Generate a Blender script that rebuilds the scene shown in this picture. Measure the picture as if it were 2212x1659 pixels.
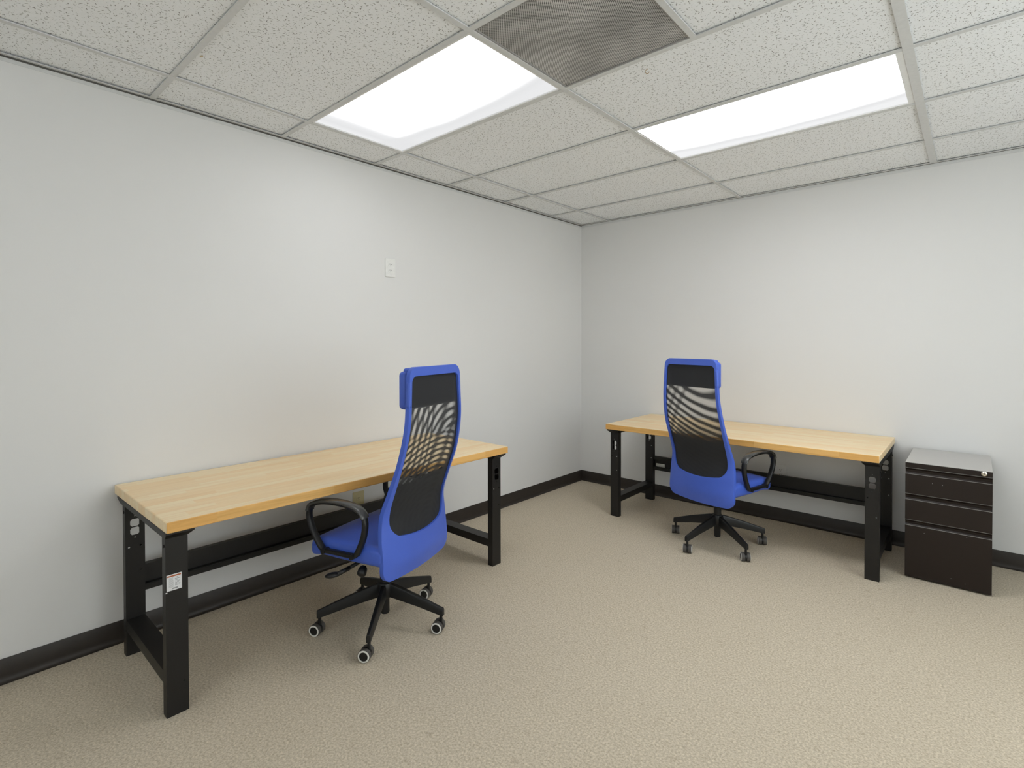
import bpy, bmesh, math, random
from mathutils import Vector, Matrix
PI = math.pi
S = bpy.context.scene
for o in list(bpy.data.objects):
    bpy.data.objects.remove(o)
COL = S.collection

# ------------------------------------------------------------------ camera
RW, RH = 2212, 1659
CAM = Vector((2.9492, -4.2672, 1.3678))
YAW, PITCH, ROLL = 2.28204, -0.012572, -0.001265
FPX, PPX, PPY = 1121.59, 1135.79, 753.53
fw = Vector((math.cos(YAW)*math.cos(PITCH), math.sin(YAW)*math.cos(PITCH), math.sin(PITCH)))
rt = Vector((math.sin(YAW), -math.cos(YAW), 0)); up = rt.cross(fw)
r2 = rt*math.cos(ROLL)+up*math.sin(ROLL); u2 = -rt*math.sin(ROLL)+up*math.cos(ROLL)
cd = bpy.data.cameras.new('camera'); cam = bpy.data.objects.new('camera', cd); COL.objects.link(cam)
cam.matrix_world = Matrix(((r2.x, u2.x, -fw.x, CAM.x), (r2.y, u2.y, -fw.y, CAM.y), (r2.z, u2.z, -fw.z, CAM.z), (0, 0, 0, 1)))
cd.sensor_width = 36; cd.sensor_fit = 'HORIZONTAL'; cd.lens = FPX/RW*36
cd.shift_x = (RW/2-PPX)/RW; cd.shift_y = (PPY-RH/2)/RW
cd.clip_start = 0.02
S.camera = cam
# ------------------------------------------------------------------ light level
LAMP_NEAR = 2.75         # fixture beside the left wall
LAMP_FAR = 7.6          # fixture towards the right-hand wall
FILL_LAMP = 1.2       # added unseen fixtures behind the camera, for fill light
FILL_DAYLIGHT = 3.0         # world light used as fill through the added unseen windows
w = bpy.data.worlds.new('world'); S.world = w; w.use_nodes = True
w.node_tree.nodes['Background'].inputs[0].default_value = (0.95, 0.975, 1, 1)
w.node_tree.nodes['Background'].inputs[1].default_value = FILL_DAYLIGHT
S.view_settings.view_transform = 'Standard'; S.view_settings.look = 'None'
S.view_settings.gamma = 1; S.view_settings.exposure = 0.43
S.view_settings.use_curve_mapping = False

# ------------------------------------------------------------------ node helpers
class NT:
    def __init__(self, name):
        self.m = bpy.data.materials.new(name); self.m.use_nodes = True
        self.t = self.m.node_tree; self.t.nodes.clear()
        self.out = self.t.nodes.new('ShaderNodeOutputMaterial')
    def n(self, typ, **kw):
        nd = self.t.nodes.new('ShaderNode'+typ)
        for k, v in kw.items():
            if k.startswith('i_'):
                nd.inputs[k[2:].replace('_', ' ')].default_value = v
            else: setattr(nd, k, v)
        return nd
    def l(self, a, b): self.t.links.new(a, b)
    def val(self, x, sock):
        if isinstance(x, (int, float)): sock.default_value = x
        elif isinstance(x, tuple): sock.default_value = x
        else: self.l(x, sock)
    def math(self, op, a, b=0.0, c=None, clamp=False):
        nd = self.n('Math', operation=op, use_clamp=clamp)
        self.val(a, nd.inputs[0]); self.val(b, nd.inputs[1])
        if c is not None: self.val(c, nd.inputs[2])
        return nd.outputs[0]
    def ramp(self, fac, stops, mode='LINEAR'):
        nd = self.n('ValToRGB'); cr = nd.color_ramp; cr.interpolation = mode
        while len(cr.elements) > 1: cr.elements.remove(cr.elements[-1])
        for i, (p, c) in enumerate(stops):
            if isinstance(c, (int, float)): c = (c, c, c)
            e = cr.elements[0] if i == 0 else cr.elements.new(p)
            e.position = p; e.color = (*c[:3], 1)
        self.l(fac, nd.inputs[0]); return nd.outputs[0]
    def mix(self, f, a, b, blend='MIX'):
        nd = self.n('Mix', data_type='RGBA', blend_type=blend)
        self.val(f, nd.inputs[0])
        for v, s in ((a, nd.inputs[6]), (b, nd.inputs[7])):
            if isinstance(v, tuple): s.default_value = (*v[:3], 1)
            else: self.l(v, s)
        return nd.outputs[2]
    def obj(self, scale=None, rot=None):
        c = self.n('TexCoord').outputs['Object']
        if scale or rot:
            mp = self.n('Mapping'); self.l(c, mp.inputs[0])
            if scale: mp.inputs['Scale'].default_value = scale
            if rot: mp.inputs['Rotation'].default_value = rot
            return mp.outputs[0]
        return c
    def noise(self, vec, scale, detail=2, rough=.5, dist=0):
        nd = self.n('TexNoise'); self.l(vec, nd.inputs['Vector'])
        nd.inputs['Scale'].default_value = scale; nd.inputs['Detail'].default_value = detail
        nd.inputs['Roughness'].default_value = rough; nd.inputs['Distortion'].default_value = dist
        return nd.outputs['Fac']
    def bsdf(self, col, rough=.5, metal=0, spec=.5, bump=None, bstr=.2, bdist=.001, **kw):
        b = self.n('BsdfPrincipled'); 
        if isinstance(col, tuple): b.inputs['Base Color'].default_value = (*col[:3], 1)
        else: self.l(col, b.inputs['Base Color'])
        self.val(rough, b.inputs['Roughness']); b.inputs['Metallic'].default_value = metal
        b.inputs['Specular IOR Level'].default_value = spec
        for k, v in kw.items(): b.inputs[k.replace('_', ' ')].default_value = v
        if bump is not None:
            bn = self.n('Bump'); bn.inputs['Strength'].default_value = bstr; bn.inputs['Distance'].default_value = bdist
            self.l(bump, bn.inputs['Height']); self.l(bn.outputs[0], b.inputs['Normal'])
        self.l(b.outputs[0], self.out.inputs[0]); return b

def simple(name, col, rough=.5, spec=.5, metal=0, nscale=60, nvar=.08, bstr=.0):
    t = NT(name); n = t.noise(t.obj(), nscale, 2)
    c = t.mix(n, tuple(x*(1-nvar) for x in col), tuple(min(1, x*(1+nvar)) for x in col))
    t.bsdf(c, rough, metal, spec, bump=n if bstr else None, bstr=bstr)
    return t.m
M = {}
# painted drywall
t = NT('wall_paint'); v = t.obj(); a = t.noise(v, 1.3, 2); b = t.noise(v, 260, 3)
t.bsdf(t.mix(a, (.742, .738, .728), (.762, .758, .75)), .55, spec=.3, bump=b, bstr=.12, bdist=.001); M['wall'] = t.m
# carpet
t = NT('carpet'); v = t.obj()
n1 = t.noise(v, 1.1, 3); n2 = t.noise(v, 125, 3, .65); n3 = t.noise(v, 230, 2, .7); n4 = t.noise(v, 26, 3, .6)
c = t.mix(n1, (.560, .487, .375), (.610, .537, .425))
c = t.mix(t.ramp(n2, [(.3, 0), (.7, 1)]), t.mix(1.0, c, (.68, .66, .63), 'MULTIPLY'), t.mix(1.0, c, (1.24, 1.25, 1.26), 'MULTIPLY'))
c = t.mix(t.math('MULTIPLY', t.ramp(n3, [(.60, 0), (.72, 1)]), .55), c, (.80, .75, .68))
c = t.mix(t.math('MULTIPLY', t.ramp(n4, [(.60, 0), (.75, 1)]), .35), c, (.30, .23, .155))
vn = t.n('TexVoronoi'); t.l(v, vn.inputs['Vector']); vn.inputs['Scale'].default_value = 60
c = t.mix(t.math('MULTIPLY', t.ramp(vn.outputs['Distance'], [(.10, 1), (.16, 0)]), t.ramp(n2, [(.45, 0), (.55, .5)])), c, (.33, .26, .18))
hb = t.math('ADD', n2, n3)
t.bsdf(c, .95, spec=.1, bump=hb, bstr=.35, bdist=.003); M['carpet'] = t.m
# acoustic tile: pale board with short dark fissures
t = NT('acoustic_tile'); v = t.obj()
def fissure(scale, la, lb, keep, seed):
    mp = t.n('Mapping'); t.l(v, mp.inputs[0]); mp.inputs['Location'].default_value = (seed, seed*.7, 0); mp.inputs['Scale'].default_value = (1, 1, 0)
    vo = t.n('TexVoronoi', voronoi_dimensions='2D'); t.l(mp.outputs[0], vo.inputs['Vector']); vo.inputs['Scale'].default_value = scale; vo.inputs['Randomness'].default_value = .95
    sub = t.n('VectorMath', operation='SUBTRACT'); t.l(mp.outputs[0], sub.inputs[0]); t.l(vo.outputs['Position'], sub.inputs[1])
    sp = t.n('SeparateXYZ'); t.l(sub.outputs[0], sp.inputs[0])
    sc = t.n('SeparateColor'); t.l(vo.outputs['Color'], sc.inputs[0])
    ang = t.math('MULTIPLY', sc.outputs[0], 6.283); ca = t.math('COSINE', ang); sa = t.math('SINE', ang)
    x = t.math('ADD', t.math('MULTIPLY', sp.outputs[0], ca), t.math('MULTIPLY', sp.outputs[1], sa))
    y = t.math('SUBTRACT', t.math('MULTIPLY', sp.outputs[1], ca), t.math('MULTIPLY', sp.outputs[0], sa))
    y = t.math('ADD', y, t.math('MULTIPLY', t.math('MULTIPLY', x, x), 60.0))
    ln = t.math('MULTIPLY_ADD', sc.outputs[1], la*.8, la*.35)
    ex = t.math('POWER', t.math('DIVIDE', x, ln), 2.0); ey = t.math('POWER', t.math('DIVIDE', y, lb), 2.0)
    inside = t.math('SUBTRACT', 1.0, t.math('ADD', ex, ey), clamp=True)
    m = t.math('MULTIPLY', inside, 3.0, clamp=True)
    return t.math('MULTIPLY', m, t.math('LESS_THAN', sc.outputs[2], keep))
f1 = fissure(50, .0068, .0016, .72, 0.0); f2 = fissure(90, .0032, .0012, .5, 3.1)
ff = t.math('MAXIMUM', f1, t.math('MULTIPLY', f2, .7))
n = t.noise(v, 160, 3); n5 = t.noise(v, 1.7, 2)
base = t.mix(n5, (.91, .925, .945), (.935, .95, .965)); base = t.mix(t.ramp(n, [(.35, 0), (.7, 1)]), t.mix(1.0, base, (.96, .96, .955), 'MULTIPLY'), base)
t.bsdf(t.mix(t.math('MULTIPLY', ff, .8), base, (.15, .14, .125)), .9, spec=.1, bump=t.math('SUBTRACT', n, t.math('MULTIPLY', ff, 2.0)), bstr=.35, bdist=.002); M['tile'] = t.m
M['tee'] = simple('ceiling_grid_paint', (.66, .665, .66), .5)
M['gap_shade'] = simple('painted_gap_shadow', (.10, .095, .085), .8)
M['plenum'] = simple('plenum_board', (.25, .25, .24), .9)
M['base'] = simple('vinyl_baseboard', (.029, .0225, .018), .46, .4, nscale=30, nvar=.2)
M['metal'] = simple('black_powder_coat', (.011, .0098, .009), .46, .38, nscale=400, nvar=.15, bstr=.08)
M['plastic'] = simple('black_plastic', (.009, .009, .0095), .40, .4, nscale=300, nvar=.15)
M['armpad'] = simple('armrest_plastic', (.045, .045, .045), .27, .7, nscale=300, nvar=.15)
M['tread'] = simple('castor_tread', (.075, .069, .064), .5, .4, nscale=200)
M['ring'] = simple('castor_ring', (.76, .75, .71), .5)
M['cab'] = simple('dark_brown_enamel', (.012, .006, .004), .42, .4, nscale=500, nvar=.15)
M['cabtop'] = simple('cabinet_top_grey', (.50, .485, .465), .32, .6, nscale=300, nvar=.05)  # top panel coloured much paler than the cabinet body
M['chrome'] = simple('lock_metal', (.82, .78, .70), .25, .5, 1.0)
M['white'] = simple('white_plastic', (.80, .80, .78), .35)
M['ivory'] = simple('ivory_plastic', (.62, .55, .32), .4)
M['greyplate'] = simple('painted_plate', (.78, .78, .77), .5)
M['slot'] = simple('slot_dark', (.10, .095, .09), .6)
M['paper'] = simple('label_paper', (.74, .74, .75), .5, nscale=500, nvar=.03)
M['orange'] = simple('label_orange', (.42, .11, .035), .5)
M['ink'] = simple('label_ink', (.10, .10, .11), .6)
M['inkpale'] = simple('label_ink_pale', (.42, .42, .42), .6)
M['silver'] = simple('silver_label', (.55, .55, .50), .4)
M['black_fabric'] = simple('black_fabric', (.013, .014, .018), .85, .2, nscale=900, nvar=.4, bstr=.3)
M['fixture'] = simple('fixture_enamel', (.80, .80, .79), .35)
M['brown_stain'] = simple('brown_stain', (.40, .30, .18), .8)
# blue leather with slight grain
t = NT('blue_leather'); v = t.obj(); n = t.noise(v, 420, 3, .6); n2 = t.noise(v, 9, 3)
t.bsdf(t.mix(n2, (.056, .122, .58), (.070, .146, .65)), t.math('MULTIPLY_ADD', n, .2, .30), spec=.5, bump=t.math('ADD', n, t.math('MULTIPLY', n2, 2.0)), bstr=.18, bdist=.002); M['blue'] = t.m
# butcher-block maple (staves along local X)
def wood(name, ca, cb, cc):
    t = NT(name); v = t.obj()
    sp = t.n('SeparateXYZ'); t.l(v, sp.inputs[0])
    row = t.math('FLOOR', t.math('MULTIPLY', sp.outputs[1], 22.0))
    rnd = t.n('TexWhiteNoise', noise_dimensions='1D'); t.l(row, rnd.inputs['W'])
    xs = t.math('MULTIPLY_ADD', sp.outputs[0], 2.1, t.math('MULTIPLY', rnd.outputs[0], 9.7))
    seg = t.math('FLOOR', xs)
    cv = t.n('CombineXYZ'); t.l(row, cv.inputs[0]); t.l(seg, cv.inputs[1])
    r2_ = t.n('TexWhiteNoise', noise_dimensions='3D'); t.l(cv.outputs[0], r2_.inputs['Vector'])
    tone = r2_.outputs[0]
    mp = t.n('Mapping'); t.l(v, mp.inputs[0]); mp.inputs['Scale'].default_value = (2.2, 34, 34)
    off = t.n('VectorMath', operation='ADD'); t.l(mp.outputs[0], off.inputs[0]); sc_ = t.n('CombineXYZ'); t.l(t.math('MULTIPLY', tone, 37.0), sc_.inputs[0]); t.l(t.math('MULTIPLY', tone, 11.0), sc_.inputs[1]); t.l(sc_.outputs[0], off.inputs[1])
    g = t.noise(off.outputs[0], 1.0, 5, .62, .5)
    c = t.mix(t.ramp(tone, [(0, 0), (.45, .3), (.75, .75), (1, 1)]), ca, cb)
    c = t.mix(t.math('MULTIPLY', t.ramp(g, [(.45, 0), (.70, 1)]), .75), c, cc)
    fr = t.math('FRACT', t.math('MULTIPLY', sp.outputs[1], 22.0)); edge = t.math('LESS_THAN', fr, .022)
    c = t.mix(t.math('MULTIPLY', edge, .25), c, (.35, .22, .10))
    t.bsdf(c, .38, spec=.4, bump=g, bstr=.05, bdist=.001)
    return t.m
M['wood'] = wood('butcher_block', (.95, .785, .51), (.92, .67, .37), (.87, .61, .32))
M['wood_edge'] = wood('butcher_block_shaded_edge', (.84, .51, .18), (.78, .43, .13), (.62, .33, .09))  # front edge: its shading is put into the darker orange colour
# light diffuser, prismatic lens over the tubes: hot centre, dimmer lip
def diffuser(name, strength, hx, hy, bandx=False):
    t = NT(name); v = t.obj(); sp = t.n('SeparateXYZ'); t.l(v, sp.inputs[0])
    ax = t.math('ABSOLUTE', sp.outputs[0]); ay = sp.outputs[1]
    # shading painted into the glow: a dim crescent along one long lip, fatter at both ends
    q = t.math('DIVIDE', ax, hx)
    cres = t.math('ADD', ay, t.math('MULTIPLY', t.math('POWER', q, 3.0), .060))
    cres = t.math('ADD', cres, t.math('MULTIPLY', t.noise(v, 3.2, 0), .05))
    lip = t.ramp(t.math('DIVIDE', t.math('SUBTRACT', hy-.010, cres), .11), [(0.0, .01), (0.35, 0.0), (.5, .012), (.62, .06), (1.0, 1.0)])
    if bandx: lip = t.math('MULTIPLY', lip, t.ramp(t.math('DIVIDE', t.math('ADD', sp.outputs[0], hx), .22), [(0.0, .03), (.3, .0), (.5, .015), (.62, .05), (1.0, 1.0)]))
    wv = t.noise(v, 300, 1)
    st = t.math('MULTIPLY_ADD', lip, strength-.60, .60)
    st = t.math('MULTIPLY', st, t.math('MULTIPLY_ADD', wv, .04, .98))
    e = t.n('Emission'); e.inputs[0].default_value = (.985, .99, 1.0, 1); t.l(st, e.inputs[1])
    t.l(e.outputs[0], t.out.inputs[0]); return t.m
# perforated return-air panel
t = NT('perforated_panel'); v = t.obj()
mp = t.n('Mapping'); t.l(v, mp.inputs[0]); mp.inputs['Rotation'].default_value = (0, 0, PI/4); mp.inputs['Scale'].default_value = (150, 150, 0)
fr = t.n('VectorMath', operation='FRACTION'); t.l(mp.outputs[0], fr.inputs[0])
sb = t.n('VectorMath', operation='SUBTRACT'); t.l(fr.outputs[0], sb.inputs[0]); sb.inputs[1].default_value = (.5, .5, 0)
ln = t.n('VectorMath', operation='LENGTH'); t.l(sb.outputs[0], ln.inputs[0])
hole = t.ramp(ln.outputs['Value'], [(.30, 1), (.38, 0)])
d1 = t.noise(v, 3.4, 3, .5, .4); d2 = t.noise(v, 7.0, 4, .6)
sheet = t.mix(t.ramp(d1, [(.38, 0), (.62, 1)]), (.44, .43, .415), (.66, .65, .63))
sheet = t.mix(t.math('MULTIPLY', t.ramp(d2, [(.5, 0), (.65, 1)]), .3), sheet, (.68, .67, .65))
t.bsdf(t.mix(hole, sheet, (.035, .033, .03)), .6, spec=.3); M['perf'] = t.m

def netting(name, style):
    """black woven netting; moire bands of its layers are drawn into the transparency"""
    t = NT(name); v = t.obj(); sp = t.n('SeparateXYZ'); t.l(v, sp.inputs[0]); Wc, Z = sp.outputs[1], sp.outputs[2]
    def sn(ph): return t.math('MULTIPLY_ADD', t.math('SINE', ph), .5, .5)
    wob = t.noise(v, 7, 1)
    wb = t.math('MULTIPLY_ADD', wob, 1.6, -.8)
    def radial(cw, cz, sx=1.0):
        dw = t.math('MULTIPLY', t.math('SUBTRACT', Wc, cw), sx); dz = t.math('SUBTRACT', Z, cz)
        return t.math('SQRT', t.math('ADD', t.math('MULTIPLY', dw, dw), t.math('MULTIPLY', dz, dz)))
    if style == 'L':
        sM = t.math('DIVIDE', t.math('SUBTRACT', Z, .925), .05, clamp=True)
        gA = sn(t.math('ADD', t.math('MULTIPLY', radial(-.04, .50), 235.0), wb))
        gB = sn(t.math('ADD', t.math('MULTIPLY_ADD', radial(-.15, .84), 165.0, 1.2), wb))
        g1 = t.math('ADD', t.math('MULTIPLY', gA, t.math('SUBTRACT', 1.0, sM)), t.math('MULTIPLY', gB, sM))
        p2 = t.math('ADD', t.math('MULTIPLY', Wc, 60.0), t.math('MULTIPLY', t.math('MAXIMUM', t.math('SUBTRACT', Wc, .02), 0.0), 110.0))
        p2 = t.math('ADD', p2, t.math('MULTIPLY_ADD', Z, 26.0, .6))
        g2 = sn(t.math('ADD', p2, wb))
        g = t.math('MULTIPLY', t.math('POWER', g1, .8), t.math('POWER', t.math('MULTIPLY_ADD', g2, .85, .15), .7))
        edge = t.math('MULTIPLY', t.math('ADD', Wc, .195), 16.0, clamp=True)
    else:
        cw = t.math('SUBTRACT', t.math('MULTIPLY', t.math('SUBTRACT', Z, 1.06), .75), .11)
        r = radial(cw, 1.20, .9)
        p1 = t.math('ADD', t.math('MULTIPLY', r, 40.0), t.math('MULTIPLY', t.math('MULTIPLY', r, r), 95.0))
        g1 = sn(t.math('ADD', t.math('ADD', p1, 1.5), wb))
        lw = t.math('MAXIMUM', t.math('SUBTRACT', Wc, t.math('MULTIPLY', t.math('SUBTRACT', 1.08, Z), .45)), 0.0)
        p2 = t.math('ADD', t.math('MULTIPLY', lw, 95.0), t.math('MULTIPLY', t.math('SUBTRACT', Z, 1.0), 10.0))
        g2 = sn(t.math('ADD', p2, 1.4))
        g = t.math('MULTIPLY', t.math('POWER', g1, .9), t.math('POWER', t.math('MULTIPLY_ADD', g2, .65, .35), .8))
        edge = t.math('MULTIPLY', t.math('ADD', Wc, .25), 14.0, clamp=True)
    vis = t.math('SUBTRACT', Z, .74)
    g = t.math('MULTIPLY', g, t.math('LESS_THAN', Z, 1.082))
    g = t.ramp(g, [(.12, .04), (.8, .72)])
    g = t.math('MULTIPLY', g, edge)
    low = t.ramp(t.math('MULTIPLY', vis, 8.0), [(0, .12), (.45, .7), (1, 1)])
    g = t.math('MULTIPLY', g, low)
    tr = t.n('BsdfTransparent'); d = t.n('BsdfPrincipled')
    d.inputs['Base Color'].default_value = (.014, .015, .018, 1); d.inputs['Roughness'].default_value = .7
    mx = t.n('MixShader'); t.l(g, mx.inputs[0]); t.l(d.outputs[0], mx.inputs[1]); t.l(tr.outputs[0], mx.inputs[2])
    t.l(mx.outputs[0], t.out.inputs[0]); return t.m
M['netL'] = netting('netting_left_chair', 'L'); M['netR'] = netting('netting_right_chair', 'R')

# ------------------------------------------------------------------ mesh helpers
def obj(name, bm, mat, parent=None, smooth=None, bevel=0, bseg=2, subsurf=0, mats=None):
    bmesh.ops.remove_doubles(bm, verts=bm.verts, dist=1e-6)
    bmesh.ops.recalc_face_normals(bm, faces=bm.faces)
    me = bpy.data.meshes.new(name); bm.to_mesh(me); bm.free()
    for mm in (mats or [mat]): me.materials.append(M[mm] if isinstance(mm, str) else mm)
    o = bpy.data.objects.new(name, me); COL.objects.link(o)
    if parent: o.parent = parent
    if bevel:
        b = o.modifiers.new('bevel', 'BEVEL'); b.width = bevel; b.segments = bseg; b.limit_method = 'ANGLE'; b.angle_limit = .6
    if subsurf:
        s = o.modifiers.new('sub', 'SUBSURF'); s.levels = s.render_levels = subsurf
    if smooth or bevel or subsurf:
        for p in me.polygons: p.use_smooth = True
        if smooth != 'all' and not subsurf:
            a = smooth if isinstance(smooth, float) else .7
            me.set_sharp_from_angle(angle=a)
    return o
def thing(name, label, cat, loc=(0, 0, 0), rz=0, group=None):
    o = bpy.data.objects.new(name, None); o.empty_display_size = .1; COL.objects.link(o); o.location = loc; o.rotation_euler = (0, 0, rz)
    o['label'] = label; o['category'] = cat
    if group: o['group'] = group
    return o
def struct(name, bm, mat, **kw):
    o = obj(name, bm, mat, **kw); o['kind'] = 'structure'; return o
def box(bm, x0, x1, y0, y1, z0, z1, mi=0):
    vs = [bm.verts.new(p) for p in ((x0, y0, z0), (x1, y0, z0), (x1, y1, z0), (x0, y1, z0), (x0, y0, z1), (x1, y0, z1), (x1, y1, z1), (x0, y1, z1))]
    for f in ((0, 3, 2, 1), (4, 5, 6, 7), (0, 1, 5, 4), (1, 2, 6, 5), (2, 3, 7, 6), (3, 0, 4, 7)):
        fc = bm.faces.new([vs[i] for i in f]); fc.material_index = mi
    return vs
def bx(*a): bm = bmesh.new(); box(bm, *a); return bm
def prism(bm, pts, fn):
    """extrude polygon pts (2D) between fn(p,0) and fn(p,1)"""
    a = [bm.verts.new(fn(p, 0)) for p in pts]; b = [bm.verts.new(fn(p, 1)) for p in pts]
    n = len(pts); bm.faces.new(a[::-1]); bm.faces.new(b)
    for i in range(n): bm.faces.new((a[i], a[(i+1) % n], b[(i+1) % n], b[i]))
def cyl(bm, p0, p1, ra, rb=None, n=20, cap=True):
    rb = ra if rb is None else rb
    p0 = Vector(p0); p1 = Vector(p1); d = (p1-p0).normalized()
    u = d.orthogonal().normalized(); v = d.cross(u)
    A = [bm.verts.new(p0+(u*math.cos(2*PI*i/n)+v*math.sin(2*PI*i/n))*ra) for i in range(n)]
    B = [bm.verts.new(p1+(u*math.cos(2*PI*i/n)+v*math.sin(2*PI*i/n))*rb) for i in range(n)]
    for i in range(n): bm.faces.new((A[i], A[(i+1) % n], B[(i+1) % n], B[i]))
    if cap: bm.faces.new(A[::-1]); bm.faces.new(B)
def lathe(bm, prof, org, axis, n=28):
    """prof: (dist along axis, radius)"""
    org = Vector(org); d = Vector(axis).normalized(); u = d.orthogonal().normalized(); v = d.cross(u)
    rings = []
    for (h, r) in prof:
        if r < 1e-6: rings.append([bm.verts.new(org+d*h)])
        else: rings.append([bm.verts.new(org+d*h+(u*math.cos(2*PI*i/n)+v*math.sin(2*PI*i/n))*r) for i in range(n)])
    for a, b in zip(rings[:-1], rings[1:]):
        for i in range(n):
            j = (i+1) % n
            if len(a) == 1 and len(b) == 1: continue
            if len(a) == 1: bm.faces.new((a[0], b[j], b[i]))
            elif len(b) == 1: bm.faces.new((a[i], a[j], b[0]))
            else: bm.faces.new((a[i], a[j], b[j], b[i]))
def plate(outer, holes, fn, th):
    """flat plate with holes; outer/holes are 2D loops, fn(p2,depth)->3D"""
    bm = bmesh.new(); es = []
    for lp in [outer]+holes:
        vs = [bm.verts.new((p[0], p[1], 0)) for p in lp]
        for i in range(len(vs)): es.append(bm.edges.new((vs[i], vs[(i+1) % len(vs)])))
    bmesh.ops.triangle_fill(bm, use_beauty=True, use_dissolve=False, edges=es, normal=(0, 0, 1))
    r = bmesh.ops.extrude_face_region(bm, geom=list(bm.faces))
    top = set(e for e in r['geom'] if isinstance(e, bmesh.types.BMVert))
    for v in bm.verts:
        p = (v.co.x, v.co.y); v.co = Vector(fn(p, th if v in top else 0))
    return bm
def rrect(x0, x1, y0, y1, r, n=5):
    out = []
    for cx, cy, a0 in ((x1-r, y1-r, 0), (x0+r, y1-r, PI/2), (x0+r, y0+r, PI), (x1-r, y0+r, 1.5*PI)):
        for k in range(n+1): a = a0+PI/2*k/n; out.append((cx+r*math.cos(a), cy+r*math.sin(a)))
    return out
def circ(x, y, r, n=10): return [(x+r*math.cos(2*PI*i/n), y+r*math.sin(2*PI*i/n)) for i in range(n)]
def merge(bm, src):
    me = bpy.data.meshes.new('tmp'); src.to_mesh(me); src.free(); bm.from_mesh(me); bpy.data.meshes.remove(me)
def catmull(pts, n, closed=False):
    out = []; N = len(pts); rng = range(N if closed else N-1)
    g = (lambda i: pts[i % N]) if closed else (lambda i: pts[min(max(i, 0), N-1)])
    for i in rng:
        p0, p1, p2, p3 = g(i-1), g(i), g(i+1), g(i+2)
        for k in range(n):
            s = k/n
            out.append(tuple(.5*((2*b)+(-a+c)*s+(2*a-5*b+4*c-d)*s*s+(-a+3*b-3*c+d)*s**3) for a, b, c, d in zip(p0, p1, p2, p3)))
    if not closed: out.append(tuple(pts[-1]))
    return out
def copy_tree(o, parent=None):
    c = o.copy(); COL.objects.link(c); c.parent = parent
    for ch in [x for x in bpy.data.objects if x.parent == o]: copy_tree(ch, c)
    return c

# ------------------------------------------------------------------ room shell
H = 2.5184
XR, YF = 4.60, -6.25
TW = .12
struct('floor', bx(-TW, XR+TW, YF-TW, TW, -.08, 0), 'carpet')
struct('wall_left', bx(-TW, 0, YF-TW, TW, 0, H+.16), 'wall')
struct('wall_back', bx(0, XR, 0, TW, 0, H+.16), 'wall')
def wall_open(bm, along, fixed0, fixed1, a0, a1, holes):
    """wall slab with rectangular openings; along = 'x' or 'y'; holes: (u0,u1,z0,z1)"""
    def bb(u0, u1, z0, z1):
        if u1-u0 < 1e-6 or z1-z0 < 1e-6: return
        if along == 'x': box(bm, u0, u1, fixed0, fixed1, z0, z1)
        else: box(bm, fixed0, fixed1, u0, u1, z0, z1)
    cur = a0; top = H+.16
    for (u0, u1, z0, z1) in sorted(holes):
        bb(cur, u0, 0, top); bb(u0, u1, 0, z0); bb(u0, u1, z1, top); cur = u1
    bb(cur, a1, 0, top)
FILL_WIN_F = (1.8, 3.1, .75, 2.38); FILL_WIN_R = (-4.1, -1.0, .55, 2.38)
bm = bmesh.new(); wall_open(bm, 'y', XR, XR+TW, YF-TW, TW, [FILL_WIN_R]); struct('wall_right', bm, 'wall')
bm = bmesh.new(); wall_open(bm, 'x', YF-TW, YF, 0, XR, [FILL_WIN_F, (3.3, 4.22, 0, 2.05)]); struct('wall_front', bm, 'wall')
t = NT('window_glass'); tr = t.n('BsdfTransparent'); tr.inputs[0].default_value = (.95, .97, .96, 1); gl = t.n('BsdfGlossy'); gl.inputs['Roughness'].default_value = .02
mx = t.n('MixShader'); mx.inputs[0].default_value = .06; t.l(tr.outputs[0], mx.inputs[1]); t.l(gl.outputs[0], mx.inputs[2]); t.l(mx.outputs[0], t.out.inputs[0]); M['glass'] = t.m
def fill_window(name, along, c, hole, mull):
    u0, u1, z0, z1 = hole
    def B(bm, a0, a1, d0, d1, z0_, z1_):
        if along == 'x': box(bm, a0, a1, c+d0, c+d1, z0_, z1_)
        else: box(bm, c+d0, c+d1, a0, a1, z0_, z1_)
    bm = bmesh.new(); g = .0015
    B(bm, u0+g, u1-g, -.03, .03, z0+g, z0+.05); B(bm, u0+g, u1-g, -.03, .03, z1-.05, z1-g); B(bm, u0+g, u0+.05, -.03, .03, z0+.05, z1-.05); B(bm, u1-.05, u1-g, -.03, .03, z0+.05, z1-.05)
    for k in range(1, mull): u = u0+(u1-u0)*k/mull; B(bm, u-.02, u+.02, -.03, .03, z0+.05, z1-.05)
    f = struct(name, bm, 'tee'); bm = bmesh.new(); B(bm, u0+.045, u1-.045, -.003, .003, z0+.045, z1-.045); obj('pane', bm, 'glass', parent=f)
fill_window('fill_window_1', 'x', YF-.06, FILL_WIN_F, 2); fill_window('fill_window_2', 'y', XR+.06, FILL_WIN_R, 3)  # added out of view to let fill daylight into the room
d = struct('door_1', bx(3.302, 4.218, YF-.09, YF-.05, .004, 2.048), simple('door_paint', (.55, .53, .5), .5))
bm = bmesh.new(); cyl(bm, (3.37, YF-.05, 1.0), (3.37, YF+.01, 1.0), .012); cyl(bm, (3.37, YF+.01, 1.0), (3.49, YF+.01, 1.0), .009)
obj('door_handle', bm, 'chrome', parent=d)

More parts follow.
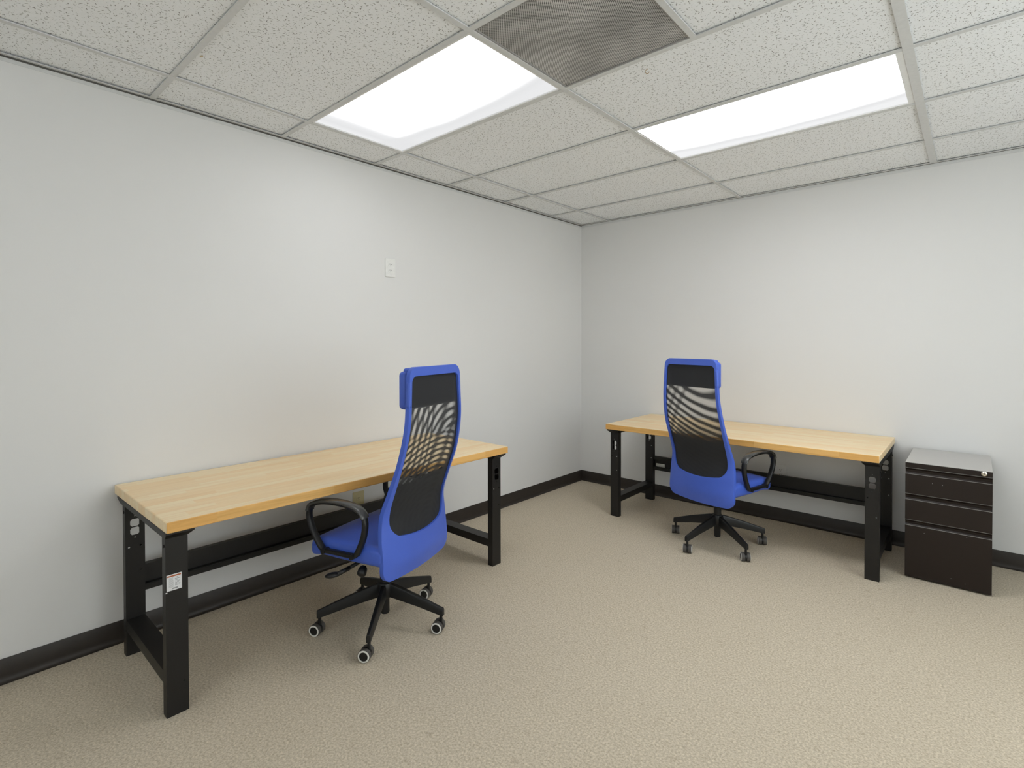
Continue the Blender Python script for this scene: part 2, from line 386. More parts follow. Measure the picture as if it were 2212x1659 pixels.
# vinyl cove base: flat face, rounded top lip, toe that flares onto the carpet
def cove(name, a, b, nrm):
    prof = [(0, .0975), (.0035, .0975), (.0048, .0955), (.0050, .030), (.0062, .018), (.0095, .0085), (.0150, .0035), (.0205, .0022), (.0205, 0), (0, 0)]
    bm = bmesh.new(); a = Vector(a); b = Vector(b); nrm = Vector(nrm)
    prism(bm, prof, lambda p, k: tuple((a if k == 0 else b)+nrm*p[0]+Vector((0, 0, p[1]))))
    return struct(name, bm, 'base', smooth=.9)
cove('baseboard_left', (0, YF, 0), (0, 0, 0), (1, 0, 0))
cove('baseboard_back', (0, 0, 0), (XR, 0, 0), (0, -1, 0))
cove('baseboard_right', (XR, 0, 0), (XR, YF, 0), (-1, 0, 0))
cove('baseboard_front', (3.3, YF, 0), (0, YF, 0), (0, 1, 0))

# ceiling grid lines
A0 = .3097; B0 = .5075; U2 = .6096; U4 = 1.2192
xl = [A0-.001, A0+U4+.0016, A0+2*U4-.001, A0+3*U4]
dj = [-.0102, .0041, .0075, .0093, -.0057, -.0050]
yl = [-(B0+U2*j+(dj[j] if j < 6 else 0)) for j in range(10)]
xw = [.024, .024, .036, .024]        # third runner is the wide one
yw = .024
xs = [0]+xl+[XR]; ys = [0]+yl+[YF]
LIGHTS = {(1, 4): LAMP_NEAR, (2, 2): LAMP_FAR, (3, 7): FILL_LAMP, (1, 8): FILL_LAMP}   # (column, row)
VENT = (2, 4)
bm = bmesh.new(); random.seed(4)
def tile_in(x0, x1, y0, y1):
    g = .0035; z = H+.0095+random.uniform(-.001, .0015); tx = random.uniform(-.0012, .0012); ty = random.uniform(-.0012, .0012)
    vs = box(bm, x0+g, x1-g, y0+g, y1-g, z, z+.016)
    for v in vs:
        v.co.z += tx*(1 if v.co.x > (x0+x1)/2 else -1)+ty*(1 if v.co.y > (y0+y1)/2 else -1)
VX = xl[1]+U2                         # short tee beside the vent
for ci in range(5):
    for ri in range(11):
        x0, x1, y1, y0 = xs[ci], xs[ci+1], ys[ri], ys[ri+1]
        if (ci, ri) in LIGHTS: continue
        if (ci, ri) == VENT: tile_in(VX+.002, x1, y0, y1); continue
        tile_in(x0, x1, y0, y1)
box(bm, -TW, XR+TW, YF-TW, TW, H+.13, H+.16)      # deck above
ceil = struct('ceiling', bm, 'tile')
bm = bmesh.new()
for x, wd in zip(xl, xw): box(bm, x-wd/2, x+wd/2, YF, 0, H, H+.0045); box(bm, x-.003, x+.003, YF, 0, H+.0045, H+.04)
for y in yl:
    for ci in range(5):
        a = xs[ci]+(xw[ci-1]/2 if ci else 0); b = xs[ci+1]-(xw[ci]/2 if ci < 4 else 0)
        box(bm, a, b, y-yw/2, y+yw/2, H+.0006, H+.0045)
        box(bm, a, b, y-.003, y+.003, H+.0045, H+.035)
box(bm, VX-yw/2, VX+yw/2, yl[3]-yw/2, yl[2]+yw/2, H+.0004, H+.0045) if False else box(bm, VX-yw/2, VX+yw/2, ys[5]+yw/2, ys[4]-yw/2, H+.0006, H+.0045)
struct('trim_1', bm, 'tee')
# wall angle moulding
bm = bmesh.new()
box(bm, 0, .020, YF, 0, H+.0008, H+.0035); box(bm, 0, XR, -.020, 0, H+.0008, H+.0035); box(bm, XR-.02, XR, YF, 0, H+.0008, H+.0035); box(bm, 0, XR, YF, YF+.02, H+.0008, H+.0035)
box(bm, 0, .0022, YF, 0, H-.022, H-.0065); box(bm, 0, XR, -.0022, 0, H-.022, H-.003); box(bm, XR-.002, XR, YF, 0, H-.022, H-.006)
struct('trim_2', bm, 'tee')
bm = bmesh.new(); box(bm, 0, .0045, YF, -.001, H-.0062, H+.0006); box(bm, .0045, XR, -.0026, 0, H-.0010, H+.0006)
struct('gap_shadow_strip', bm, 'gap_shade')  # dark strips stand in for the shadow line under the ceiling

# fixtures
def fixture(ci, ri, strength, label, inset=(0, 0)):
    x0 = xs[ci]+xw[ci-1]/2+.0005; x1 = xs[ci+1]-xw[ci]/2-.0005; y1 = ys[ri]-yw/2-.0005; y0 = ys[ri+1]+yw/2+.0005
    cx, cy = (x0+x1)/2, (y0+y1)/2
    r = thing('ceiling_light', label, 'ceiling light', (cx, cy, H), 0, 'recessed fluorescent ceiling lights')
    hx, hy = (x1-x0)/2, (y1-y0)/2
    bm = bmesh.new(); f = .009; fr = .009+inset[1]
    # door frame of the lens
    merge(bm, plate([(-hx, -hy), (hx, -hy), (hx, hy), (-hx, hy)], [[(-hx+f, -hy+f), (hx-fr, -hy+f), (hx-fr, hy-f), (-hx+f, hy-f)]], lambda p, k: (p[0], p[1], .002+k), .012))
    # housing
    for b in ((-hx, hx, -hy, -hy+.004), (-hx, hx, hy-.004, hy), (-hx, -hx+.004, -hy, hy), (hx-.004, hx, -hy, hy)): box(bm, *b, .014, .11)
    box(bm, -hx, hx, -hy, hy, .108, .112)
    obj('frame', bm, 'fixture', parent=r)
    bm = bmesh.new(); vs = [bm.verts.new(p) for p in ((-hx+f-.002, -hy+f-.002, .0085), (hx-fr+.002, -hy+f-.002, .0085), (hx-fr+.002, hy-f+.002, .0085), (-hx+f-.002, hy-f+.002, .0085))]
    bm.faces.new(vs[::-1])
    g = bmesh.ops.extrude_face_region(bm, geom=list(bm.faces))
    for v in g['geom']:
        if isinstance(v, bmesh.types.BMVert): v.co.z += .004
    dd = obj('diffuser', bm, diffuser('lens_lit', strength, hx, hy, ci == 1), parent=r)
    return r
fixture(1, 4, LAMP_NEAR, 'lit ceiling light panel nearer the left wall, touching the corner of the dusty vent')
fixture(2, 2, LAMP_FAR, 'lit ceiling light panel right of the dusty vent, nearer the right-hand wall', inset=(0, .016))
fixture(3, 7, FILL_LAMP, 'added unseen fill light panel above and behind the camera on the door side')
fixture(1, 8, FILL_LAMP, 'added unseen fill light panel behind the camera beside the left wall')

# return-air vent
vx0, vx1, vy1, vy0 = xs[2]+.0125, VX-.0125, ys[4]-.0125, ys[5]+.0125
r = thing('ceiling_vent', 'grey dusty perforated square air vent in the ceiling between the two lights', 'vent', ((vx0+vx1)/2, (vy0+vy1)/2, H))
hx, hy = (vx1-vx0)/2, (vy1-vy0)/2
obj('perforated_panel', bx(-hx+.004, hx-.004, -hy+.004, hy-.004, .007, .010), 'perf', parent=r)
bm = plate([(-hx, -hy), (hx, -hy), (hx, hy), (-hx, hy)], [[(-hx+.006, -hy+.006), (hx-.006, -hy+.006), (hx-.006, hy-.006), (-hx+.006, hy-.006)]], lambda p, k: (p[0], p[1], .003+k), .009)
obj('vent_frame', bm, simple('dusty_frame', (.32, .31, .30), .6), parent=r)

HOOKS = [(1.894, -2.251), (0.575, -0.494)]
CHIPS = [(0.575, -3.52, 0.012, 'chipbrown'), (2.398, -2.333, 0.02, 'chipwhite'), (2.917, -0.477, 0.012, 'chipgrey')]
M['chipbrown'] = simple('chip_brown', (.55, .45, .30), .8); M['chipwhite'] = simple('chip_white', (.95, .95, .94), .8); M['chipgrey'] = simple('chip_grey', (.55, .55, .52), .8)
# little things left in the tiles: two screw-in hooks; chipped spots belong to the ceiling
def tube(bm, pts, r, n=8):
    rings = []
    for i, p in enumerate(pts):
        p = Vector(p); d = (Vector(pts[min(i+1, len(pts)-1)])-Vector(pts[max(i-1, 0)])).normalized(); u = d.orthogonal().normalized(); v = d.cross(u)
        if rings and (u.dot(pu) < 0): u = -u; v = -v
        pu = u
        rings.append([bm.verts.new(p+(u*math.cos(2*PI*k/n)+v*math.sin(2*PI*k/n))*r) for k in range(n)])
    for a_, b_ in zip(rings[:-1], rings[1:]):
        for k in range(n): bm.faces.new((a_[k], a_[(k+1) % n], b_[(k+1) % n], b_[k]))
    bm.faces.new(rings[0][::-1]); bm.faces.new(rings[-1])
def hook(label, x, y, size, mat, ang):
    r = thing('ceiling_hook', label, 'hook', (x, y, H+.0093), ang)
    bm = bmesh.new(); pts = [(0, 0, .004), (0, 0, -.004)]+[(size*math.sin(a)*-1+size*0, 0, -.004-size+size*math.cos(a)) for a in [PI*.12*k for k in range(1, 13)]]
    tube(bm, pts, size*.16); obj('hook_wire', bm, mat, parent=r, smooth='all')
    bm = bmesh.new(); cyl(bm, (0, 0, -.0012), (0, 0, .001), size*.32, n=12); obj('hook_collar', bm, mat, parent=r, smooth=.7)
    return r
hook('small brown hook hanging from the ceiling tile just below the dusty vent', HOOKS[0][0], HOOKS[0][1], .0085, 'brown_stain', .6)
hook('tiny dark wire hook in the ceiling near the far corner of the room', HOOKS[1][0], HOOKS[1][1], .0075, 'ring', .9)
for (x, y, sz, mt) in CHIPS:
    bm = bmesh.new(); prism(bm, [(x-sz, y), (x-sz*.2, y-sz*.45), (x+sz*.9, y+sz*.1), (x+sz*.1, y+sz*.5)], lambda p, k: (p[0], p[1], H+.0078+.002*k)); o = obj('chip', bm, mt, parent=ceil)

# ------------------------------------------------------------------ outlets
def outlet(label, loc, rz, mat, slots=True):
    r = thing('wall_outlet', label, 'electrical outlet', loc, rz)
    bm = bmesh.new(); prism(bm, rrect(-.039, .039, -.0615, .0615, .004, 3), lambda p, k: (p[0], -.0065*k+0*p[1], p[1]))
    obj('cover_plate', bm, mat, parent=r, bevel=.002)
    for s in (-1, 1):
        z = s*.0195; bm = bmesh.new()
        prism(bm, rrect(-.0165, .0165, z-.0135, z+.0135, .011, 5), lambda p, k: (p[0], -.0062-.0022*k, p[1]))
        f = obj('socket', bm, mat, parent=r)
        bm = bmesh.new()
        for x0, h in ((-.0065, .0042), (.0065, .0034)): box(bm, x0-.0012, x0+.0012, -.0090, -.0083, z+.003-h, z+.003+h)
        prism(bm, circ(0, z-.0075, .0024), lambda p, k: (p[0], -.0083-.0007*k, p[1]))
        obj('slot', bm, 'slot', parent=f)
    bm = bmesh.new(); prism(bm, circ(0, 0, .0028), lambda p, k: (p[0], -.0062-.0012*k, p[1])); obj('screw', bm, mat, parent=r)
    return r
outlet('white duplex outlet high on the bare left wall', (0, -2.231, 1.865), PI/2, 'white')
outlet('ivory duplex outlet low on the wall under the left workbench', (0, -2.476, .362), PI/2, 'ivory')
r = outlet('grey painted outlet low on the right wall behind the bench stringer', (1.842, 0, .372), 0, 'greyplate')

# ------------------------------------------------------------------ workbench (local: front is -Y, back edge on y=0)
DL, DD, ZT, TH = 1.79, .775, .7265, .041
def make_bench(off_l, off_r):
    r = thing('workbench', '', 'workbench', (0, 0, 0), 0, 'butcher block workbenches')
    hl = DL/2
    bm = bmesh.new(); box(bm, -hl, hl, -DD, -.008, ZT-TH, ZT)
    for f in bm.faces:
        if abs(f.normal.z) < .5 and f.calc_center_median().y < -DD+.01: pass
    bm.faces.ensure_lookup_table(); bm.normal_update()
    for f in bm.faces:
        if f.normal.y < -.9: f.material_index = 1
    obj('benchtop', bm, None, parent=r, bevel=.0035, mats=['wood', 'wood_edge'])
    LW = .071
    for sx in (-1, 1):
        xo = sx*(hl-(off_l if sx < 0 else off_r))                      # outer side of the legs
        x0, x1 = (xo, xo+LW) if sx < 0 else (xo-LW, xo)
        # top bracket under the slab, cut at 45 degrees at both ends
        xi = .0145
        bm = bmesh.new(); zt = ZT-TH-.0005
        secs = []
        for (y, dz) in ((-.764, .006), (-.764, .010), (-.735, .028), (-.085, .028), (-.055, .010), (-.055, .006)): secs.append((y, dz))
        pts = [(-.055, zt), (-.764, zt), (-.764, zt-.008), (-.736, zt-.028), (-.085, zt-.028), (-.055, zt-.008)]
        prism(bm, pts, lambda p, k: ((x0-.0015 if k == 0 else x1+.0015) if p[1] < zt-.009 else (max(x0-xi, -hl+.0005) if k == 0 else min(x1+xi, hl-.0005)), p[0], p[1]))
        obj('top_bracket', bm, 'metal', parent=r)
        for back in (0, 1):
            yf = -.158 if back else -.733        # plane of the web (front face)
            cxh = (x0+x1)/2
            front_solid = (sx < 0 and not back)
            holes = []
            if True:
                for zz in (.5415, .5785):
                    holes.append([(cxh+a, zz+b) for a, b in ((-.0175, -.008), (-.011, -.0165), (.011, -.0165), (.0175, -.008), (.0175, .008), (.011, .0165), (-.011, .0165), (-.0175, .008))])
                holes += [circ(cxh, .608, .0028, 8), circ(cxh, .513, .0028, 8)]
            holes += [circ(cxh+.020, .473, .0042, 8), circ(cxh-.022, .473, .0042, 8), circ(cxh+.020, .365, .0038, 8)]
            ztop = ZT-TH-.028
            if not (sx < 0 and not back):
                bm = plate([(x0, 0), (x1, 0), (x1, ztop), (x0, ztop)], holes, lambda p, k: (p[0], yf+k, p[1]), .003)
            else:
                bm = plate([(x0, 0), (x1, 0), (x1, ztop), (x0, ztop)], [circ(cxh+.020, .115, .003, 8)] if LEGTAG else holes, lambda p, k: (p[0], yf+k, p[1]), .003)
            # folded flanges
            box(bm, x0, x0+.003, yf+.003, yf+.040, 0, ztop); box(bm, x1-.003, x1, yf+.003, yf+.040, 0, ztop)
            box(bm, x0+.003, x0+.012, yf+.037, yf+.040, 0, ztop); box(bm, x1-.012, x1-.003, yf+.037, yf+.040, 0, ztop)
            lg = obj('leg', bm, 'metal', parent=r)
            # hanger bolt at the head
            bm = bmesh.new(); bo = x0-.004 if sx < 0 else x1+.004
            cyl(bm, (x0 if sx < 0 else x1, yf+.014, .628), (bo, yf+.014, .628), .006, n=6)
            obj('bolt', bm, 'metal', parent=lg)
        # low cross rail between front and back leg: shallow upside-down tray
        ya, yb = -.733+.040, -.158
        bm = bmesh.new(); box(bm, x0+.001, x1-.001, ya, yb, .156, .160); box(bm, x0+.001, x0+.004, ya, yb, .114, .156); box(bm, x1-.004, x1-.001, ya, yb, .114, .156)
        obj('cross_rail', bm, 'metal', parent=r)
    # long rear stringer: panel with raised lips
    xa, xb = -hl+off_l+.071, hl-off_r-.071
    bm = bmesh.new(); z0, z1 = .264, .381
    pr = [(-.120, z0), (-.150, z0), (-.150, z0+.024), (-.147, z0+.024), (-.147, z0+.027), (-.123, z0+.027), (-.123, z1-.027), (-.147, z1-.027), (-.147, z1-.024), (-.150, z1-.024), (-.150, z1), (-.120, z1)]
    prism(bm, pr, lambda p, k: (xa+(xb-xa)*k, p[0], p[1])); obj('stringer', bm, 'metal', parent=r)
    return r
LEGTAG = False
benchR = make_bench(.0205, .002)
benchR.location = (.765+DL/2+.0005, 0, 0)
benchR['label'] = 'butcher block workbench against the right-hand wall beside the filing cabinet'
LEGTAG = True
benchL = make_bench(.0065, .024)
benchL.location = (.006, -3.710+DL/2+.0005, 0); benchL.rotation_euler = (0, 0, PI/2)
benchL['label'] = 'butcher block workbench against the left wall, safety sticker on its near leg'
# sticker with orange heading on the near front leg (bench-local: x = world y offset)
def tolocal(y): return y-benchL.location.y
ya, yb, za, zb, yf = tolocal(-3.700), tolocal(-3.652), .463, .522, -.733
bm = bmesh.new(); box(bm, ya, yb, yf-.0008, yf, za, zb)
stk = obj('warning_sticker', bm, 'paper', parent=benchL); stk['label'] = 'white instruction sticker with an orange heading'
bm = bmesh.new(); box(bm, ya+.0018, yb-.003, yf-.0011, yf-.0008, zb-.0085, zb-.0035); obj('heading', bm, 'orange', parent=stk)
bm = bmesh.new(); random.seed(2)
for i in range(7):
    z = zb-.0135-i*.0048
    box(bm, ya+.0255+random.random()*.002, yb-.004-random.random()*.009, yf-.0011, yf-.0008, z-.0006, z+.0006)
obj('text_lines', bm, 'ink', parent=stk)
bm = bmesh.new()
for i in range(11):
    z = zb-.0125-i*.0033
    box(bm, ya+.0065, ya+.0225-random.random()*.003, yf-.0011, yf-.0008, z-.0007, z+.0007)
obj('text_lines', bm, 'inkpale', parent=stk)
bm = bmesh.new(); x = ya+.017
while x < yb-.0135:
    wd = random.choice((.0005, .0008, .0012)); box(bm, x, x+wd, yf-.0011, yf-.0008, za+.0045, za+.0095); x += wd+.0006
obj('barcode', bm, 'ink', parent=stk)
bm = bmesh.new(); box(bm, ya-.0035, ya+.002, yf-.0009, yf, za-.006, za-.0025); obj('torn_corner', bm, 'paper', parent=stk)
# silver plate on the right bench's stringer
xo = benchR.location.x
bm = bmesh.new(); box(bm, .871-xo, .950-xo, -.1238, -.123, .2895, .3175)
pl_ = obj('rating_label', bm, 'silver', parent=benchR); pl_['label'] = 'small silver maker label'
bm = bmesh.new()
for x0, x1, z in ((.876, .888, .311), (.876, .888, .306), (.876, .886, .301), (.893, .909, .3125), (.893, .905, .308), (.895, .942, .3020), (.895, .938, .2975), (.895, .944, .2935)):
    box(bm, x0-xo, x1-xo, -.1241, -.1238, z-.0009, z+.0009)
obj('print', bm, 'inkpale', parent=pl_)

# ------------------------------------------------------------------ filing cabinet
CX0, CX1, CY0, CY1, CZ = 2.656, 3.034, -.549, -.022, .672
cab = thing('filing_cabinet', 'dark brown three-drawer pedestal filing cabinet right of the bench against the wall', 'filing cabinet', ((CX0+CX1)/2, (CY0+CY1)/2, 0))
hx, hy = (CX1-CX0)/2, (CY1-CY0)/2
bm = bmesh.new(); F = -hy+.020
box(bm, -hx, -hx+.012, F, hy, .004, CZ-.002); box(bm, hx-.012, hx, F, hy, .004, CZ-.002); box(bm, -hx+.012, hx-.012, hy-.01, hy, .004, CZ-.002)
box(bm, -hx+.012, hx-.012, F, hy-.01, .004, .03)
box(bm, -hx+.012, hx-.012, F+.03, F+.034, .03, CZ-.035)
for fx in (-hx+.03, hx-.03):
    for fy in (F+.03, hy-.03): cyl(bm, (fx, fy, 0), (fx, fy, .006), .014, n=12)
obj('body', bm, 'cab', parent=cab)
obj('top_panel', bx(-hx-.0005, hx+.0005, -hy, hy+.001, CZ-.003, CZ), 'cabtop', parent=cab, bevel=.0012)
bm = bx(-hx, hx, -hy, F, .642, CZ-.003); obj('front_rail', bm, 'cab', parent=cab, bevel=.001)
for z0, z1, z2 in ((.492, .604, .6395), (.341, .455, .4895), (.010, .306, .3385)):
    # z0..z1 flat front, z1..z2 slanted full-width finger pull
    pr = [(F, z0), (-hy, z0), (-hy, z1-.0015), (-hy+.0012, z1), (-hy+.0045, z1), (-hy+.014, z1+.010), (-hy+.012, z2-.012), (-hy+.0035, z2-.004), (-hy+.0035, z2), (F, z2)]
    bm = bmesh.new(); prism(bm, pr, lambda p, k: (-hx+2*hx*k, p[0], p[1]))
    dr = obj('drawer', bm, 'cab', parent=cab, smooth=.5)
    bm = bmesh.new(); box(bm, -hx+.001, hx-.001, -hy-.0004, -hy+.0042, z1-.0002, z1+.0012); box(bm, -hx+.001, hx-.001, -hy+.001, -hy+.0035, z2-.0006, z2+.0006)
    obj('pull_highlight', bm, simple('edge_highlight_paint', (.30, .29, .27), .3), parent=dr)  # light caught on the edges, painted as paler strips
    if z0 > .4:
        bm = bmesh.new(); random.seed(8)
    for (sx_, sz) in {.492: ((-.065, .565), (-.02, .563)), .341: (), .010: ((-.10, .275), (.085, .296), (.02, .05), (.08, .038))}[z0]:
        b2 = bmesh.new(); prism(b2, circ(sx_, sz, .0016, 6), lambda p, k: (p[0], -hy-.0003*k, p[1])); obj('scuff', b2, 'inkpale', parent=dr)
lx = 2.999-(CX0+CX1)/2; bm = bmesh.new()
lathe(bm, [(0, .0125), (.003, .0125), (.004, .0105), (.012, .0100), (.0135, .008), (.0135, .0)], (lx, -hy, .6575), (0, -1, 0), 24)
lk = obj('lock', bm, 'chrome', parent=cab, smooth=.6); lk['label'] = 'bright metal keyed lock'
obj('keyhole', bx(lx-.0012, lx+.0012, -hy-.0142, -hy-.0134, .6525, .6625), 'slot', parent=lk)

# ------------------------------------------------------------------ task chair (local: faces +X, y = left)
zn = [.33, .42, .52, .62, .72, .85, 1.0, 1.15, 1.27]
Xn = [-.187, -.188, -.178, -.178, -.214, -.263, -.293, -.296, -.294]
Wn = [.254, .247, .246, .236, .229, .226, .215, .206, .199]
def herm(v, z, zz=zn):
    n = len(zz); z = min(max(z, zz[0]), zz[-1]); i = 0
    while i < n-2 and z > zz[i+1]: i += 1
    def d(k):
        if k == 0: return (v[1]-v[0])/(zz[1]-zz[0])
        if k == n-1: return (v[-1]-v[-2])/(zz[-1]-zz[-2])
        return (v[k+1]-v[k-1])/(zz[k+1]-zz[k-1])
    h = zz[i+1]-zz[i]; s = (z-zz[i])/h
    return (2*s**3-3*s*s+1)*v[i]+(s**3-2*s*s+s)*h*d(i)+(-2*s**3+3*s*s)*v[i+1]+(s**3-s*s)*h*d(i+1)
def lin(z, pts):
    if z <= pts[0][0]: return pts[0][1]
    for (a, va), (b, vb) in zip(pts[:-1], pts[1:]):
        if z <= b: return va+(vb-va)*(z-a)/(b-a)
    return pts[-1][1]
ZB, ZTOP, OB, OT = .338, 1.262, .540, 1.222       # shell bottom/top, opening bottom/top
def shellW(z):
    w_ = herm(Wn, z); r = .045
    if z > ZTOP-r: w_ -= r-math.sqrt(max(0, r*r-(z-ZTOP+r)**2))
    rb = .055
    if z < ZB+rb: w_ -= rb-math.sqrt(max(0, rb*rb-(ZB+rb-z)**2))
    return w_
def openW(z):
    s = lin(z, [(.52, .052), (.60, .032), (.70, .022), (.85, .017), (1.27, .017)])
    w_ = herm(Wn, z)-s; r = .028
    if z > OT-r: w_ -= r-math.sqrt(max(0, r*r-(z-OT+r)**2))
    rb = .050
    if z < OB+rb: w_ -= rb-math.sqrt(max(0, rb*rb-(OB+rb-z)**2))
    return w_
def bow(z): return lin(z, [(.33, .012), (.42, .035), (.54, .050), (.70, .034), (.9, .015), (1.2, .0)])
def dropz(z): return lin(z, [(.33, .012), (.54, .038), (.80, .0)])
def shell_pt(w_, z, off):
    q = min(1, abs(w_)/herm(Wn, z)); k = 1-q*q
    return (herm(Xn, z)-bow(z)*k+off, w_, z-dropz(z)*k)
def make_shell():
    bm = bmesh.new()
    rows = []
    def spaced(a, b, n, ends):
        out = []
        for i in range(n+1):
            s = i/n
            if ends: s = .5-.5*math.cos(PI*s)
            out.append(a+(b-a)*s)
        return out
    zl = spaced(ZB+.0005, ZB+.055, 7, True)[:-1]+spaced(ZB+.055, OB, 6, False)[:-1]
    n_low = len(zl)
    zl += spaced(OB+.0002, OB+.05, 8, True)[:-1]+spaced(OB+.05, OT-.028, 34, False)[:-1]+spaced(OT-.028, OT-.0002, 6, True)
    n_mid = len(zl)
    zl += [OT+.006]+spaced(ZTOP-.03, ZTOP-.0005, 6, True)
    mid = 12; side = 3
    for off in (-.015, .006):
        grid = []
        for k, z in enumerate(zl):
            wo = shellW(z)
            zi = min(max(z, OB+.0002), OT-.0002); wi = min(openW(zi), wo*.93)
            cols = [-wo+(wo-wi)*i/side for i in range(side+1)]+[-wi+2*wi*i/mid for i in range(1, mid)]+[wi+(wo-wi)*i/side for i in range(side+1)]
            grid.append([bm.verts.new(shell_pt(c_, z, off)) for c_ in cols])
        rows.append(grid)
    nc = len(rows[0][0]); nr = len(zl)
    def solid(k, c): return not (n_low <= k < n_mid-1 and side <= c < side+mid)
    for g, grid in enumerate(rows):
        for k in range(nr-1):
            for c in range(nc-1):
                if solid(k, c): bm.faces.new((grid[k][c], grid[k][c+1], grid[k+1][c+1], grid[k+1][c]))
    # walls joining both skins along every open edge
    a, b = rows
    def wall(k0, c0, k1, c1): bm.faces.new((a[k0][c0], a[k1][c1], b[k1][c1], b[k0][c0]))
    for k in range(nr-1): wall(k, 0, k+1, 0); wall(k, nc-1, k+1, nc-1)
    for c in range(nc-1): wall(0, c, 0, c+1); wall(nr-1, c, nr-1, c+1)
    for k in range(n_low, n_mid-1): wall(k, side, k+1, side); wall(k, side+mid, k+1, side+mid)
    for c in range(side, side+mid): wall(n_low, c, n_low, c+1); wall(n_mid-1, c, n_mid-1, c+1)
    return bm
def sheet(z0, z1, off, shrink, nz=30, nw=14, th=0, wf=None):
    bm = bmesh.new(); layers = []
    for o_ in ((off,) if not th else (off, off+th)):
        g = []
        for k in range(nz+1):
            z = z0+(z1-z0)*k/nz; W_ = (wf(z) if wf else openW(min(max(z, OB+.03), OT-.02)))+shrink
            g.append([bm.verts.new(shell_pt(-W_+2*W_*i/nw, z, o_)) for i in range(nw+1)])
        layers.append(g)
        for k in range(nz):
            for i in range(nw): bm.faces.new((g[k][i], g[k][i+1], g[k+1][i+1], g[k+1][i]))
    if th:
        a, b = layers
        for k in range(nz):
            for i in (0, nw): bm.faces.new((a[k][i], a[k+1][i], b[k+1][i], b[k][i]))
        for i in range(nw):
            for k in (0, nz): bm.faces.new((a[k][i], a[k][i+1], b[k][i+1], b[k][i]))
    return bm
def pad(x0, x1, hw, z0, z1, r, seg=6, warp=None):
    """rounded cushion block"""
    bm = bmesh.new(); n = 10
    bmesh.ops.create_grid(bm, x_segments=2, y_segments=2, size=1) if False else None
    vs = box(bm, x0, x1, -hw, hw, z0, z1)
    bmesh.ops.bevel(bm, geom=list(bm.edges), offset=r, segments=seg, profile=.5, affect='EDGES')
    if warp:
        bmesh.ops.subdivide_edges(bm, edges=[e for e in bm.edges if e.calc_length() > .08], cuts=8, use_grid_fill=True)
        for v in bm.verts: v.co = Vector(warp(v.co.x, v.co.y, v.co.z))
    return bm
def sweep(bm, path, wid, thk, closed=True, cy=0):
    """rectangular bar following a path in the XZ plane; wid across y, thk in plane"""
    n = len(path); rings = []
    for i, p in enumerate(path):
        a = path[(i-1) % n] if closed or i else path[0]; b = path[(i+1) % n] if closed or i < n-1 else path[-1]
        tx, tz = b[0]-a[0], b[1]-a[1]; L = math.hypot(tx, tz) or 1; nx, nz = -tz/L, tx/L
        w_ = wid[i] if isinstance(wid, list) else wid; h = thk[i] if isinstance(thk, list) else thk
        c = min(w_, h)*.28
        prof = [(-w_/2+c, -h/2), (w_/2-c, -h/2), (w_/2, -h/2+c), (w_/2, h/2-c), (w_/2-c, h/2), (-w_/2+c, h/2), (-w_/2, h/2-c), (-w_/2, -h/2+c)]
        rings.append([bm.verts.new((p[0]+nx*q[1], cy+q[0], p[1]+nz*q[1])) for q in prof])
    m = 8
    for i in range(n if closed else n-1):
        r0, r1 = rings[i], rings[(i+1) % n]
        for j in range(m): bm.faces.new((r0[j], r0[(j+1) % m], r1[(j+1) % m], r1[j]))
    if not closed: bm.faces.new(rings[0][::-1]); bm.faces.new(rings[-1])

